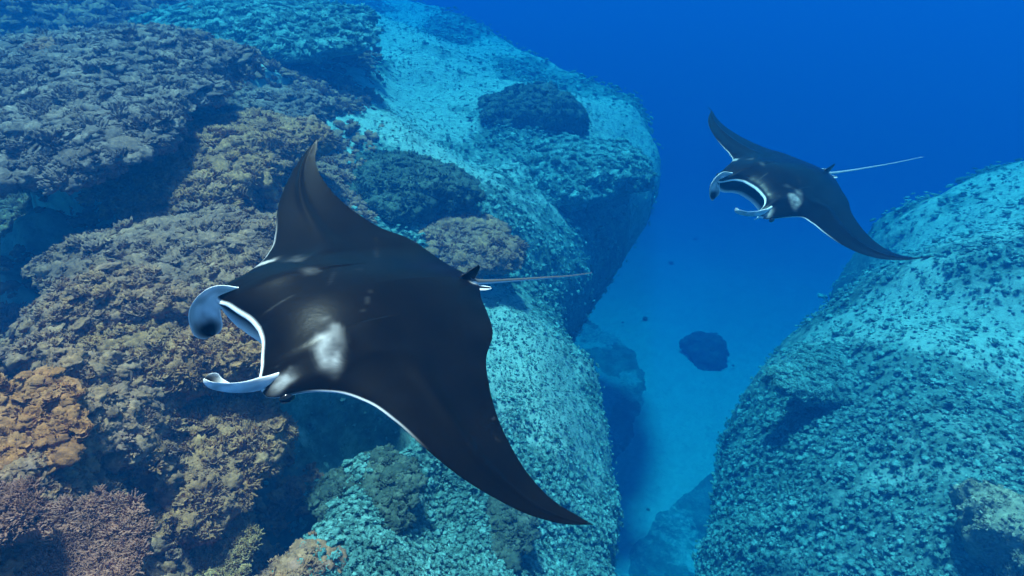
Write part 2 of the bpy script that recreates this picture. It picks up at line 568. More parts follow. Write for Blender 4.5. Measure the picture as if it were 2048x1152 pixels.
# ------------------------------------------------------------------ coral growth variants (source meshes for scattering)
def tubes(paths, radii, sides=5):
    vs, fs = [], []
    n0 = 0
    for p, rr in zip(paths, radii):
        p = np.asarray(p, float)
        m = len(p)
        for i in range(m):
            d = p[min(i + 1, m - 1)] - p[max(i - 1, 0)]
            d = d / (np.linalg.norm(d) + 1e-9)
            a = np.cross(d, (0.31, 0.9, 0.2))
            a /= np.linalg.norm(a) + 1e-9
            b = np.cross(d, a)
            for k in range(sides):
                q = 2 * math.pi * k / sides
                vs.append(p[i] + rr[i] * (a * math.cos(q) + b * math.sin(q)))
        for i in range(m - 1):
            for k in range(sides):
                k2 = (k + 1) % sides
                A, B = n0 + i * sides + k, n0 + i * sides + k2
                C, D = A + sides, B + sides
                fs += [(A, B, D), (A, D, C)]
        vs.append(p[-1] + (p[-1] - p[-2]) * 0.25)
        for k in range(sides):
            fs.append((n0 + (m - 1) * sides + k, n0 + (m - 1) * sides + (k + 1) % sides, n0 + m * sides))
        n0 = len(vs)
    return np.array(vs), np.array(fs)


def branch_clump(seed, n=26, spread=1.0, thick=0.06, length=0.5):
    r_ = np.random.default_rng(seed)
    P, Q = [], []
    for k in range(n):
        a = r_.uniform(0, 2 * math.pi)
        e = r_.uniform(0.15, 1.0) ** 0.8
        el = math.radians(90 - 75 * e * spread)
        d = np.array([math.cos(a) * math.cos(el), math.sin(a) * math.cos(el), math.sin(el)])
        ln = length * r_.uniform(0.7, 1.15)
        b0 = np.array([math.cos(a), math.sin(a), 0]) * 0.25 * e * spread
        p1 = b0 + d * ln * 0.55
        p2 = p1 + (d + r_.normal(0, 0.25, 3) + (0, 0, 0.25)) * ln * 0.45
        P.append([b0 - d * 0.1, p1, p2])
        t_ = thick * r_.uniform(0.8, 1.3)
        Q.append([t_ * 1.2, t_, t_ * 0.55])
        for s in range(r_.integers(1, 3)):
            d2 = d + r_.normal(0, 0.55, 3)
            d2 /= np.linalg.norm(d2)
            P.append([p1, p1 + d2 * ln * 0.25, p1 + d2 * ln * 0.42 + (0, 0, 0.04)])
            Q.append([t_ * 0.8, t_ * 0.7, t_ * 0.4])
    return tubes(P, Q)


def leaf_clump(seed, n=10):
    """foliose colony: overlapping curled plates"""
    r_ = np.random.default_rng(seed)
    vs, fs = [], []
    n0 = 0
    for k in range(n):
        a = r_.uniform(0, 2 * math.pi)
        off = r_.uniform(0, 0.32)
        c = np.array([math.cos(a) * off, math.sin(a) * off, r_.uniform(0, 0.22)])
        wd = r_.uniform(0.12, 0.26)
        tilt = r_.uniform(0.15, 0.9)
        ca, sa = math.cos(a), math.sin(a)
        NA, NB = 9, 4
        ph = r_.uniform(0, 6)
        for side in (0, 1):
            for i in range(NB):
                f = i / (NB - 1)
                for j in range(NA):
                    q = -1.35 + 2.7 * j / (NA - 1)
                    rr = wd * f * (1 + 0.16 * math.sin(5 * q + ph)) + 0.02
                    lx = rr * math.cos(q)
                    ly = rr * math.sin(q)
                    lz = tilt * rr + 0.6 * rr * rr / wd * 0.5 + 0.03 * f * math.sin(7 * q + ph) - 0.025 * side
                    vs.append(c + (ca * lx - sa * ly, sa * lx + ca * ly, lz))
        S = NB * NA
        for side in (0, 1):
            b0 = n0 + side * S
            for i in range(NB - 1):
                for j in range(NA - 1):
                    A = b0 + i * NA + j
                    q4 = (A, A + NA, A + NA + 1, A + 1)
                    if side:
                        q4 = q4[::-1]
                    fs += [(q4[0], q4[1], q4[2]), (q4[0], q4[2], q4[3])]
        for j in range(NA - 1):
            A = n0 + (NB - 1) * NA + j
            B = A + S
            fs += [(A, B, B + 1), (A, B + 1, A + 1)]
        n0 = len(vs)
    return np.array(vs), np.array(fs)


def ico(sub):
    import bmesh
    bm = bmesh.new()
    bmesh.ops.create_icosphere(bm, subdivisions=sub, radius=1.0)
    v = np.array([p.co[:] for p in bm.verts])
    f = np.array([[q.index for q in p.verts] for p in bm.faces])
    bm.free()
    return v, f


ICO3, ICO5, ICO6 = ico(3), ico(5), ico(6)


def knob_clump(seed, amp=0.35, sc_=2.6, flat=0.6):
    v, f = ICO3
    o = seed * 7.31
    c = cell3(v[:, 0] * sc_ + o, v[:, 1] * sc_, v[:, 2] * sc_, seed)
    rr = 0.42 * (1 + amp * (0.6 - c) * 2 + 0.25 * fbm(v[:, 0] * 1.5 + o, v[:, 1] * 1.5, v[:, 2] * 1.5, 2, seed))
    p = v * rr[:, None]
    p[:, 2] *= flat
    return p, f


SRC = bpy.data.collections.new('coral_sources')
SRC_SETS = {}


def make_set(name, meshes, mat):
    c = bpy.data.collections.new(name)
    for k, (v, f) in enumerate(meshes):
        me = mesh_np(name, v, f, True)
        me.materials.append(mat)
        o = bpy.data.objects.new('%s_%02d' % (name, k), me)
        c.objects.link(o)
    SRC_SETS[name] = (c, len(meshes))


shapes_mix = [branch_clump(1, 36, 1.15, 0.07, 0.34), knob_clump(2, 0.8, 5.0, 0.5), leaf_clump(4, 22), knob_clump(5, 0.6, 2.6, 0.6), knob_clump(6, 0.7, 3.4, 0.55), knob_clump(7, 0.5, 2.0, 0.45), knob_clump(8, 0.7, 4.2, 0.5)]
shapes_crust = [knob_clump(41, 0.9, 5.0, 0.34), knob_clump(42, 0.8, 4.0, 0.3), knob_clump(43, 1.0, 6.0, 0.38), leaf_clump(44, 26), branch_clump(45, 44, 1.25, 0.06, 0.26), leaf_clump(46, 16), branch_clump(47, 30, 1.2, 0.05, 0.3)]
shapes_branch = [branch_clump(11, 30, 1.0, 0.07, 0.5), branch_clump(12, 36, 1.1, 0.055, 0.45), branch_clump(13, 24, 0.9, 0.08, 0.5)]
shapes_leaf = [leaf_clump(21, 22), knob_clump(22, 0.8, 4.4, 0.5), knob_clump(23, 0.7, 3.8, 0.6), knob_clump(24, 0.6, 3.0, 0.6), branch_clump(25, 40, 1.2, 0.075, 0.3)]
shapes_knob = [knob_clump(31, 0.45, 3.0, 0.6), knob_clump(32, 0.35, 2.3, 0.5), knob_clump(33, 0.6, 3.6, 0.45), leaf_clump(34, 8)]
for nm, sh, mt in (('mix', shapes_mix, M_mix), ('pale', shapes_crust, M_pale), ('olive', shapes_leaf, M_olive), ('orange', shapes_knob + shapes_leaf[:2], M_orange),
                   ('purple', shapes_branch, M_purple), ('green', shapes_branch + shapes_leaf[:1], M_green), ('brown', shapes_leaf + shapes_branch[:1], M_brown), ('grey', shapes_mix, M_grey), ('dark', shapes_mix, M_dark), ('slate', shapes_mix, M_slate), ('tan', shapes_crust, M_tan)):
    make_set(nm, sh, mt)

_groups = {}


def scatter_group(setname):
    if setname in _groups:
        return _groups[setname]
    c, n = SRC_SETS[setname]
    g = bpy.data.node_groups.new('scatter_' + setname, 'GeometryNodeTree')
    g.interface.new_socket('Geometry', in_out='INPUT', socket_type='NodeSocketGeometry')
    g.interface.new_socket('Geometry', in_out='OUTPUT', socket_type='NodeSocketGeometry')
    i_ = g.nodes.new('NodeGroupInput')
    o_ = g.nodes.new('NodeGroupOutput')
    ci = g.nodes.new('GeometryNodeCollectionInfo')
    ci.inputs['Collection'].default_value = c
    ci.inputs['Separate Children'].default_value = True
    ci.inputs['Reset Children'].default_value = True
    ip = g.nodes.new('GeometryNodeInstanceOnPoints')
    ip.inputs['Pick Instance'].default_value = True

    def na(name, typ):
        q = g.nodes.new('GeometryNodeInputNamedAttribute')
        q.data_type = typ
        q.inputs['Name'].default_value = name
        return q.outputs[0]
    L = g.links.new
    L(i_.outputs[0], ip.inputs['Points'])
    L(ci.outputs[0], ip.inputs['Instance'])
    L(na('pick', 'INT'), ip.inputs['Instance Index'])
    e2r = g.nodes.new('FunctionNodeEulerToRotation')
    L(na('rot', 'FLOAT_VECTOR'), e2r.inputs[0])
    L(e2r.outputs[0], ip.inputs['Rotation'])
    L(na('scl', 'FLOAT_VECTOR'), ip.inputs['Scale'])
    L(ip.outputs[0], o_.inputs[0])
    _groups[setname] = g
    return g


def scatter(name, pts, nrm, size, setname, parent=None, up=0.5, **props):
    """instances of small coral growth at points, leaning towards the surface normal"""
    n = len(pts)
    c, k = SRC_SETS[setname]
    me = bpy.data.meshes.new(name)
    me.vertices.add(n)
    me.vertices.foreach_set('co', np.ascontiguousarray(pts, np.float32).ravel())
    d = nrm * (1 - up) + np.array([0, 0, 1.0]) * up + rng.normal(0, 0.16, (n, 3))
    d /= np.linalg.norm(d, axis=1, keepdims=True)
    # euler XYZ taking +Z to d with a random spin about Z first
    spin = rng.uniform(0, 2 * math.pi, n)
    cs, sn = np.cos(spin), np.sin(spin)
    ax = np.cross(np.array([0.3, 0.91, 0.27]), d)
    ax /= np.linalg.norm(ax, axis=1, keepdims=True)
    ay = np.cross(d, ax)
    X = ax * cs[:, None] + ay * sn[:, None]
    Y = np.cross(d, X)
    ey = np.arcsin(np.clip(-X[:, 2], -1, 1))
    ex = np.arctan2(Y[:, 2], d[:, 2])
    ez = np.arctan2(X[:, 1], X[:, 0])
    a = me.attributes.new('rot', 'FLOAT_VECTOR', 'POINT')
    a.data.foreach_set('vector', np.stack([ex, ey, ez], 1).astype(np.float32).ravel())
    a = me.attributes.new('scl', 'FLOAT_VECTOR', 'POINT')
    s3 = size[:, None] * rng.uniform(0.75, 1.25, (n, 3))
    a.data.foreach_set('vector', s3.astype(np.float32).ravel())
    a = me.attributes.new('pick', 'INT', 'POINT')
    a.data.foreach_set('value', rng.integers(0, k, n).astype(np.int32))
    me.update()
    o = link(name, me, None, parent, kind='stuff', **props)
    md = o.modifiers.new('scatter', 'NODES')
    md.node_group = scatter_group(setname)
    return o


# ------------------------------------------------------------------ coral heads, each a thing of its own
def hit(px, py):
    d = ray(px, py)
    tt = np.linspace(1.5, 40, 1600)
    zz = terrain(d[0] * tt, d[1] * tt)[0]
    below = np.nonzero(d[2] * tt < zz)[0]
    return d * tt[below[0]]


def coral_head(name, label, cat, px, py, lift, size, setname, mat, seed, flat=0.6, tilt=(0, 0), n=320, csize=0.14, over=0.25, group=None, sub=ICO5, bump=0.16, yaw=0.0):
    """an undercut dome: wide cap over a narrower foot, cap covered with growth"""
    n = int(n * 2.4)
    size = (size[0] * 1.12, size[1] * 1.12, size[2] * (0.6 if px < 1000 else 0.9))
    c = hit(px, py) + np.array([0, 0, lift - (0.16 * size[2] if px < 1000 else 0)])
    v, f = sub
    rx, ry, rz = size
    p = v.copy()
    low = np.clip(-p[:, 2], 0, 1)
    shrink = 1 - over * sstep(0.1, 0.9, low) * 1.6
    o = seed * 3.17
    ang = np.arctan2(p[:, 1], p[:, 0])
    lob = 1 + 0.22 * vnoise(np.cos(ang) * 1.6 + o, np.sin(ang) * 1.6, None, seed) + 0.11 * vnoise(np.cos(ang) * 4 + o, np.sin(ang) * 4, None, seed + 3)
    rr = 1 + 0.22 * fbm(p[:, 0] * 1.3 + o, p[:, 1] * 1.3, p[:, 2] * 1.3, 3, seed) + bump * (0.55 - cell3(p[:, 0] * 3.3 + o, p[:, 1] * 3.3, p[:, 2] * 3.3, seed)) \
        + bump * 0.45 * (0.55 - cell3(p[:, 0] * 9 + o, p[:, 1] * 9, p[:, 2] * 9, seed + 5))
    q = p * rr[:, None]
    q[:, 0] *= rx * shrink * lob
    q[:, 1] *= ry * shrink * lob
    q[:, 2] = np.where(q[:, 2] > 0, q[:, 2] * rz, q[:, 2] * rz * (1.0 + flat))
    a = yaw
    q = q @ np.array([[math.cos(a), math.sin(a), 0], [-math.sin(a), math.cos(a), 0], [0, 0, 1]])
    tx, ty = R(tilt[0]), R(tilt[1])
    RX = np.array([[1, 0, 0], [0, math.cos(tx), -math.sin(tx)], [0, math.sin(tx), math.cos(tx)]])
    RY = np.array([[math.cos(ty), 0, math.sin(ty)], [0, 1, 0], [-math.sin(ty), 0, math.cos(ty)]])
    q = q @ (RY @ RX).T
    me = mesh_np(name, q, f, True, {'sand': np.zeros(len(q))})
    e = bpy.data.objects.new(name, None)
    COL.objects.link(e)
    e.location = c
    e['label'] = label
    e['category'] = cat
    if group:
        e['group'] = group
    link('coral_base', me, mat, e)
    # growth on upper and outer faces
    fn = np.cross(q[f[:, 1]] - q[f[:, 0]], q[f[:, 2]] - q[f[:, 0]])
    ar = np.linalg.norm(fn, axis=1)
    fn = fn / (ar[:, None] + 1e-12)
    wgt = ar * sstep(-0.45, 0.1, fn[:, 2])
    pick = rng.choice(len(f), n, p=wgt / wgt.sum())
    bary = rng.dirichlet((1, 1, 1), n)
    pts = (q[f[pick]] * bary[..., None]).sum(1)
    sz = 0.60 * csize * np.clip(rng.lognormal(0, 0.42, n), 0.4, 2.2)
    scatter('coral_growth', pts - fn[pick] * (sz * 0.08)[:, None], fn[pick], sz, setname, e, up=0.25)
    return e


def plate_coral(name, label, px, py, lift, size, setname, mat, seed, tilt=(0, 0), n=500, csize=0.09, thick=0.07, yaw=0.0):
    """table coral: thin lobed plate on a short stalk, rim slightly raised"""
    c = at(px, py, lift) if lift < -1 else hit(px, py) + np.array([0, 0, lift])
    NA, NB = 110, 26
    q = np.linspace(0, 2 * math.pi, NA, endpoint=False)
    o = seed * 2.3
    lob = 1 + 0.12 * vnoise(np.cos(q) * 1.4 + o, np.sin(q) * 1.4, None, seed) + 0.06 * vnoise(np.cos(q) * 4.5 + o, np.sin(q) * 4.5, None, seed + 1) + 0.03 * vnoise(np.cos(q) * 14 + o, np.sin(q) * 14, None, seed + 2)
    f = np.linspace(0, 1, NB) ** 0.8
    F_, Q_ = np.meshgrid(f, q, indexing='ij')
    X = F_ * np.cos(Q_) * lob * size[0]
    Y = F_ * np.sin(Q_) * lob * size[1]
    zt = 0.10 * size[0] * F_ ** 2 + 0.035 * fbm(X * 5 + o, Y * 5, octv=4, seed=seed)
    zb = zt - thick * (1 - 0.75 * F_ ** 4) - 0.55 * np.exp(-(F_ / 0.3) ** 2)
    top = np.stack([X, Y, zt], -1).reshape(-1, 3)
    bot = np.stack([X * 0.985, Y * 0.985, zb], -1).reshape(-1, 3)
    v = np.vstack([top, bot])
    S = NA * NB
    fs = []
    for i in range(NB - 1):
        for j in range(NA):
            A, B = i * NA + j, i * NA + (j + 1) % NA
            fs.append((A, A + NA, B + NA, B))
            fs.append((S + A, S + B, S + B + NA, S + A + NA))
    for j in range(NA):
        A, B = (NB - 1) * NA + j, (NB - 1) * NA + (j + 1) % NA
        fs.append((A, S + A, S + B, B))
    fs = np.array(fs)
    a = yaw
    v = v @ np.array([[math.cos(a), math.sin(a), 0], [-math.sin(a), math.cos(a), 0], [0, 0, 1]])
    tx, ty = R(tilt[0]), R(tilt[1])
    RX = np.array([[1, 0, 0], [0, math.cos(tx), -math.sin(tx)], [0, math.sin(tx), math.cos(tx)]])
    RY = np.array([[math.cos(ty), 0, math.sin(ty)], [0, 1, 0], [-math.sin(ty), 0, math.cos(ty)]])
    v = v @ (RY @ RX).T
    e = bpy.data.objects.new(name, None)
    COL.objects.link(e)
    e.location = c
    e['label'] = label
    e['category'] = 'coral'
    link('plate', mesh_np('plate', v, fs, True, {'sand': np.zeros(len(v))}), mat, e)
    fr = np.sqrt(rng.uniform(0, 1, n))
    ii = np.clip((fr ** 1.25 * (NB - 1)).astype(int), 0, NB - 1)
    jj = rng.integers(0, NA, n)
    pts = v[ii * NA + jj] + rng.normal(0, 0.01, (n, 3))
    nr = np.tile((RY @ RX) @ np.array([0, 0, 1.0]), (n, 1))
    sz = csize * rng.lognormal(0, 0.25, n)
    scatter('coral_growth', pts, nr, sz, setname, e, up=0.1)
    return e


G1 = 'coral heads on the near reef'
plate_coral('table_coral', 'orange plate coral at the left edge with a thin pale rim', 10, 870, -2.28, (0.36, 0.33), 'orange', M_orange, 101, tilt=(8, 14), n=420, csize=0.075, yaw=0.5)
plate_coral('table_coral', 'small oval mauve plate coral below the orange plate', 2, 1032, -2.02, (0.13, 0.11), 'purple', M_purple, 102, tilt=(5, 10), n=220, csize=0.06)
plate_coral('table_coral', 'large mauve brown table coral filling the lower left corner', 110, 1135, -2.32, (0.36, 0.27), 'purple', M_purple, 103, tilt=(2, 8), n=1900, csize=0.05, yaw=0.3)
plate_coral('table_coral', 'yellow green branching table coral right of the mauve one', 425, 1150, 0.2, (0.32, 0.28), 'green', M_green, 104, tilt=(4, 6), n=700, csize=0.065)
coral_head('coral_colony', 'olive coral mound with a rounded crest above the orange plate', 'coral', 190, 715, 0.02, (0.5, 0.42, 0.34), 'olive', M_olive, 111, n=520, csize=0.13, group=G1)
coral_head('coral_colony', 'golden brown coral shelf overhanging the dark gully under the ray', 'coral', 390, 890, 0.02, (0.62, 0.62, 0.36), 'brown', M_brown, 112, n=620, csize=0.12, group=G1)
coral_head('coral_colony', 'knobbly brown coral block behind the ray\'s open mouth', 'coral', 370, 690, 0.02, (0.72, 0.5, 0.34), 'brown', M_brown, 113, n=520, csize=0.13, group=G1)
coral_head('coral_colony', 'small dull mauve coral lump on the left edge beside blue sand', 'coral', -5, 665, 0.02, (0.25, 0.22, 0.2), 'purple', M_purple, 114, n=160, csize=0.1, group=G1)
coral_head('coral_colony', 'grey brown coral terrace left of the raised wing root', 'coral', 350, 520, 0.02, (1.0, 0.6, 0.42), 'grey', M_grey, 115, n=620, csize=0.17, group=G1)
coral_head('coral_colony', 'yellowish overhanging coral mound left of the raised wing tip', 'coral', 440, 330, 0.02, (0.95, 1.0, 0.5), 'olive', M_olive, 116, n=700, csize=0.19, group=G1)
coral_head('coral_colony', 'flat topped coral mound directly behind the yellowish mound', 'coral', 450, 225, 0.02, (1.2, 0.9, 0.4), 'slate', M_slate, 117, n=500, csize=0.2, group=G1)
coral_head('coral_colony', 'broad grey green coral mound right of the raised wing', 'coral', 770, 375, 0.02, (1.15, 0.95, 0.5), 'dark', M_dark, 118, n=700, csize=0.24, group=G1)
coral_head('coral_colony', 'tan coral head above the ray\'s tail', 'coral', 905, 490, 0.02, (0.95, 0.7, 0.4), 'mix', M_mix, 119, n=420, csize=0.2, group=G1)
coral_head('coral_colony', 'dark round coral boulder alone on pale blue sand', 'coral', 1070, 232, 0.02, (1.1, 0.95, 0.75), 'dark', M_dark, 120, n=900, csize=0.19, over=0.3)
coral_head('coral_colony', 'coral ledge at the lip of the drop-off below the dark boulder', 'coral', 1165, 340, 0.02, (1.5, 1.1, 0.55), 'pale', M_pale, 121, n=900, csize=0.18, over=0.35)
coral_head('coral_colony', 'dark coral patch under the tip of the lowered wing', 'coral', 960, 1040, -0.06, (0.46, 0.38, 0.16), 'dark', M_dark, 122, n=300, csize=0.11)
coral_head('coral_colony', 'low dark coral clump on turquoise slope under the lowered wing', 'coral', 735, 990, -0.05, (0.36, 0.28, 0.12), 'dark', M_dark, 123, n=260, csize=0.10)
coral_head('coral_ridge', 'long shaded coral ridge receding across the upper left corner', 'coral', 100, 150, -0.1, (2.0, 2.4, 0.6), 'slate', M_slate, 124, n=1800, csize=0.2, over=0.38, sub=ICO6)
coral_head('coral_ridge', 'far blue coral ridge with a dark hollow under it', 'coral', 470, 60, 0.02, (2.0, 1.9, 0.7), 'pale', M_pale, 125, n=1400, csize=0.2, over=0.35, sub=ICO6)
coral_head('coral_boulder', 'lone dark boulder on the floor of the blue channel', 'boulder', 1412, 715, 0.3, (0.95, 0.95, 0.8), 'dark', M_dark, 126, n=200, csize=0.22)
coral_head('coral_colony', 'low coral shelf with a dark hollow on the mound across the channel', 'coral', 1690, 760, -0.04, (0.85, 0.65, 0.26), 'pale', M_pale, 127, n=900, csize=0.12, over=0.2, tilt=(0, 6))
coral_head('coral_boulder', 'pale tan rounded coral boulder in the lower right corner', 'boulder', 2015, 1105, 0.22, (0.34, 0.5, 0.42), 'tan', M_tan, 128, n=520, csize=0.06, over=0.3, yaw=0.5)

# ------------------------------------------------------------------ ground cover of small corals and rubble
X, Y, Z = GX.ravel(), GY.ravel(), GZ.ravel()
NRM = GN_.reshape(-1, 3)
DST = np.sqrt(X * X + Y * Y + Z * Z)
yc = Y * SP + Z * CP
zc = Y * CP - Z * SP
vis = (zc > 0.3) & (np.abs(X / np.maximum(zc, 0.01)) < 1.25) & (np.abs(yc / np.maximum(zc, 0.01)) < 0.75)
REG, SANDv, RELv = GREG.ravel(), GSAND.ravel(), GREL.ravel()
ZONE = GZONE.ravel()
HIGH = sstep(-0.22, 0.05, RELv)          # little grows in the crevices
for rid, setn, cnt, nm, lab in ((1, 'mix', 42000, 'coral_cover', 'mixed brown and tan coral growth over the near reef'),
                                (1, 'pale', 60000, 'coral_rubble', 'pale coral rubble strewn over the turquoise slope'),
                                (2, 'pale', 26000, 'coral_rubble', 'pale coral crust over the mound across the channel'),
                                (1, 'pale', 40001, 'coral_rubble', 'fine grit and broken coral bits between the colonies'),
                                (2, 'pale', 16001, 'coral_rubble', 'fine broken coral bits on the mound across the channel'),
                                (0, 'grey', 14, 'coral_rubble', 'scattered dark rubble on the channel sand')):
    m = vis & (REG == rid) & (DST < 45)
    if rid == 1 and setn == 'mix':
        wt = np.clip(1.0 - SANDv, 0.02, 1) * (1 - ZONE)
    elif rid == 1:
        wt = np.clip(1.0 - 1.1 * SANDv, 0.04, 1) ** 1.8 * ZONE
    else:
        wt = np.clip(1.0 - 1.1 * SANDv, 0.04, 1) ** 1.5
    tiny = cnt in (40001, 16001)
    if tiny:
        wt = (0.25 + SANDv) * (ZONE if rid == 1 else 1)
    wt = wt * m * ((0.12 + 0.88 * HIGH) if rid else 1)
    ids = rng.choice(len(X), cnt, p=wt / wt.sum())
    P3 = np.stack([X[ids], Y[ids], Z[ids]], 1) + rng.normal(0, 0.004, (cnt, 3)) * DST[ids, None]
    sz = (0.030 + 0.0095 * DST[ids]) * np.clip(rng.lognormal(0, 0.5, cnt), 0.3, 1.9) * (0.44 if setn == 'pale' else 1.0) * (0.45 if tiny else 1.0)
    scatter(nm, P3, NRM[ids], sz, setn, up=0.45, label=lab)

# ------------------------------------------------------------------ manta rays
M_skin, t, b = new_mat('manta_skin')
wa = N(t, 'ShaderNodeAttribute', attribute_name='white')
geo = N(t, 'ShaderNodeNewGeometry')
tc = N(t, 'ShaderNodeTexCoord')
bk = ramp(t, [(0.3, (0.0012, 0.0012, 0.0014)), (0.75, (0.004, 0.0036, 0.0036))])
t.links.new(noise_tex(t, 7.0, 6, 0.65, tc.outputs['Object']), bk.inputs[0])
wh = ramp(t, [(0.25, (0.66, 0.67, 0.70)), (0.7, (0.88, 0.88, 0.88))])
t.links.new(noise_tex(t, 9.0, 5, 0.6, tc.outputs['Object']), wh.inputs[0])
t.links.new(mixc(t, wa.outputs['Fac'], bk.outputs[0], wh.outputs[0]), b.inputs['Base Color'])
b.inputs['Roughness'].default_value = 0.30
b.inputs['Specular IOR Level'].default_value = 0.05
bp = N(t, 'ShaderNodeBump')
bp.inputs['Strength'].default_value = 0.05
bp.inputs['Distance'].default_value = 0.01
t.links.new(noise_tex(t, 60.0, 4, 0.7, tc.outputs['Object']), bp.inputs['Height'])
t.links.new(bp.outputs[0], b.inputs['Normal'])
M_eye, t2, b2 = new_mat('manta_eye')
er = ramp(t2, [(0.4, (0.004, 0.004, 0.005)), (0.7, (0.02, 0.018, 0.016))])
tc2 = N(t2, 'ShaderNodeTexCoord')
t2.links.new(noise_tex(t2, 20.0, 3, 0.6, tc2.outputs['Object']), er.inputs[0])
t2.links.new(er.outputs[0], b2.inputs['Base Color'])
b2.inputs['Roughness'].default_value = 0.08

TIP = 1.10
VS = np.array([.34, .42, .52, .64, .76, .88, .98, 1.06, 1.10])
POSE = {
    'near': dict(Rm=[[-0.7415, 0.6162, 0.2655], [-0.1887, -0.5712, 0.7988], [0.6439, 0.5422, 0.5398]], t=[-0.6664, -0.0654, -2.2336],
                 br=[0.0786, 0.1335, -0.3164], bl=[-0.0834, -0.5593, 0.4668], tr=-0.4821, tl=0.0033,
                 LE=[0.7622, 0.6796, 0.6259, 0.5788, 0.5216, 0.4421, 0.3575, 0.2569, 0.182], TE=[0.0974, 0.1851, 0.2422, 0.2845, 0.2992, 0.2915, 0.2594, 0.2078, 0.182],
                 tail_u=-0.05, mouth=0.862, eye_u=0.905, eye_v=0.278, cb_u=0.925, cb_v=0.20,
                 tail=[(-0.02, 0, -0.01), (-0.10, 0, -0.035), (-0.3, 0, -0.07), (-0.55, 0, -0.11), (-0.78, 0.005, -0.15), (-0.98, 0.01, -0.175)],
                 finR=[(0.84, .215, 0.045), (0.915, .235, .035), (.962, .238, -.015), (.968, .225, -.075), (0.952, .205, -.135)],
                 finL=[(0.84, -.21, 0.03), (0.92, -.225, .015), (0.98, -.215, .012), (1.035, -.19, .025), (1.065, -.165, .045)]),
    'far': dict(Rm=[[-0.8538, 0.4842, 0.1915], [-0.2333, -0.6845, 0.6906], [0.4655, 0.545, 0.6974]], t=[2.4095, 0.9462, -4.5097],
                br=[-0.0348, -0.0744, 0.5133], bl=[-0.1364, -0.3218, 1.4821], tr=0.2615, tl=0.0566,
                LE=[0.7483, 0.6855, 0.6621, 0.6271, 0.5722, 0.4822, 0.3651, 0.2600, 0.261], TE=[0.1031, 0.1769, 0.2229, 0.2559, 0.2739, 0.2813, 0.2611, 0.2361, 0.261],
                tail_u=-0.09, mouth=0.846, eye_u=0.965, eye_v=0.265, cb_u=0.99, cb_v=0.187,
                tail=[(-0.05, 0, -0.01), (-0.14, 0, -0.03), (-0.4, 0, -0.05), (-0.8, 0, -0.07), (-1.3, 0, -0.09), (-1.85, 0, -0.10)],
                finR=[(0.90, .20, 0.045), (0.99, .22, .03), (1.03, .22, -.03), (1.02, .20, -.10), (0.98, .18, -.155)],
                finL=[(0.90, -.20, 0.03), (1.0, -.215, .01), (1.08, -.195, -.005), (1.15, -.16, -.005), (1.20, -.125, .005)]),
}
CAM3 = np.array([[1, 0, 0], [0, SP, -CP], [0, CP, SP]])   # camera axes (x right, y up, z back) to world


def bend(v, bb):
    s = np.linspace(0, 1, 121) * TIP
    ww = np.clip((s - .25) / (TIP - .25), 0, 1)
    thh = bb[0] * np.clip(s / .3, 0, 1) + bb[1] * ww + bb[2] * ww ** 2.5
    ds = s[1] - s[0]
    mid_ = (thh[1:] + thh[:-1]) / 2
    y = np.concatenate([[0], np.cumsum(np.cos(mid_) * ds)])
    z = np.concatenate([[0], np.cumsum(np.sin(mid_) * ds)])
    return np.interp(v, s, y), np.interp(v, s, z), np.interp(v, s, thh)


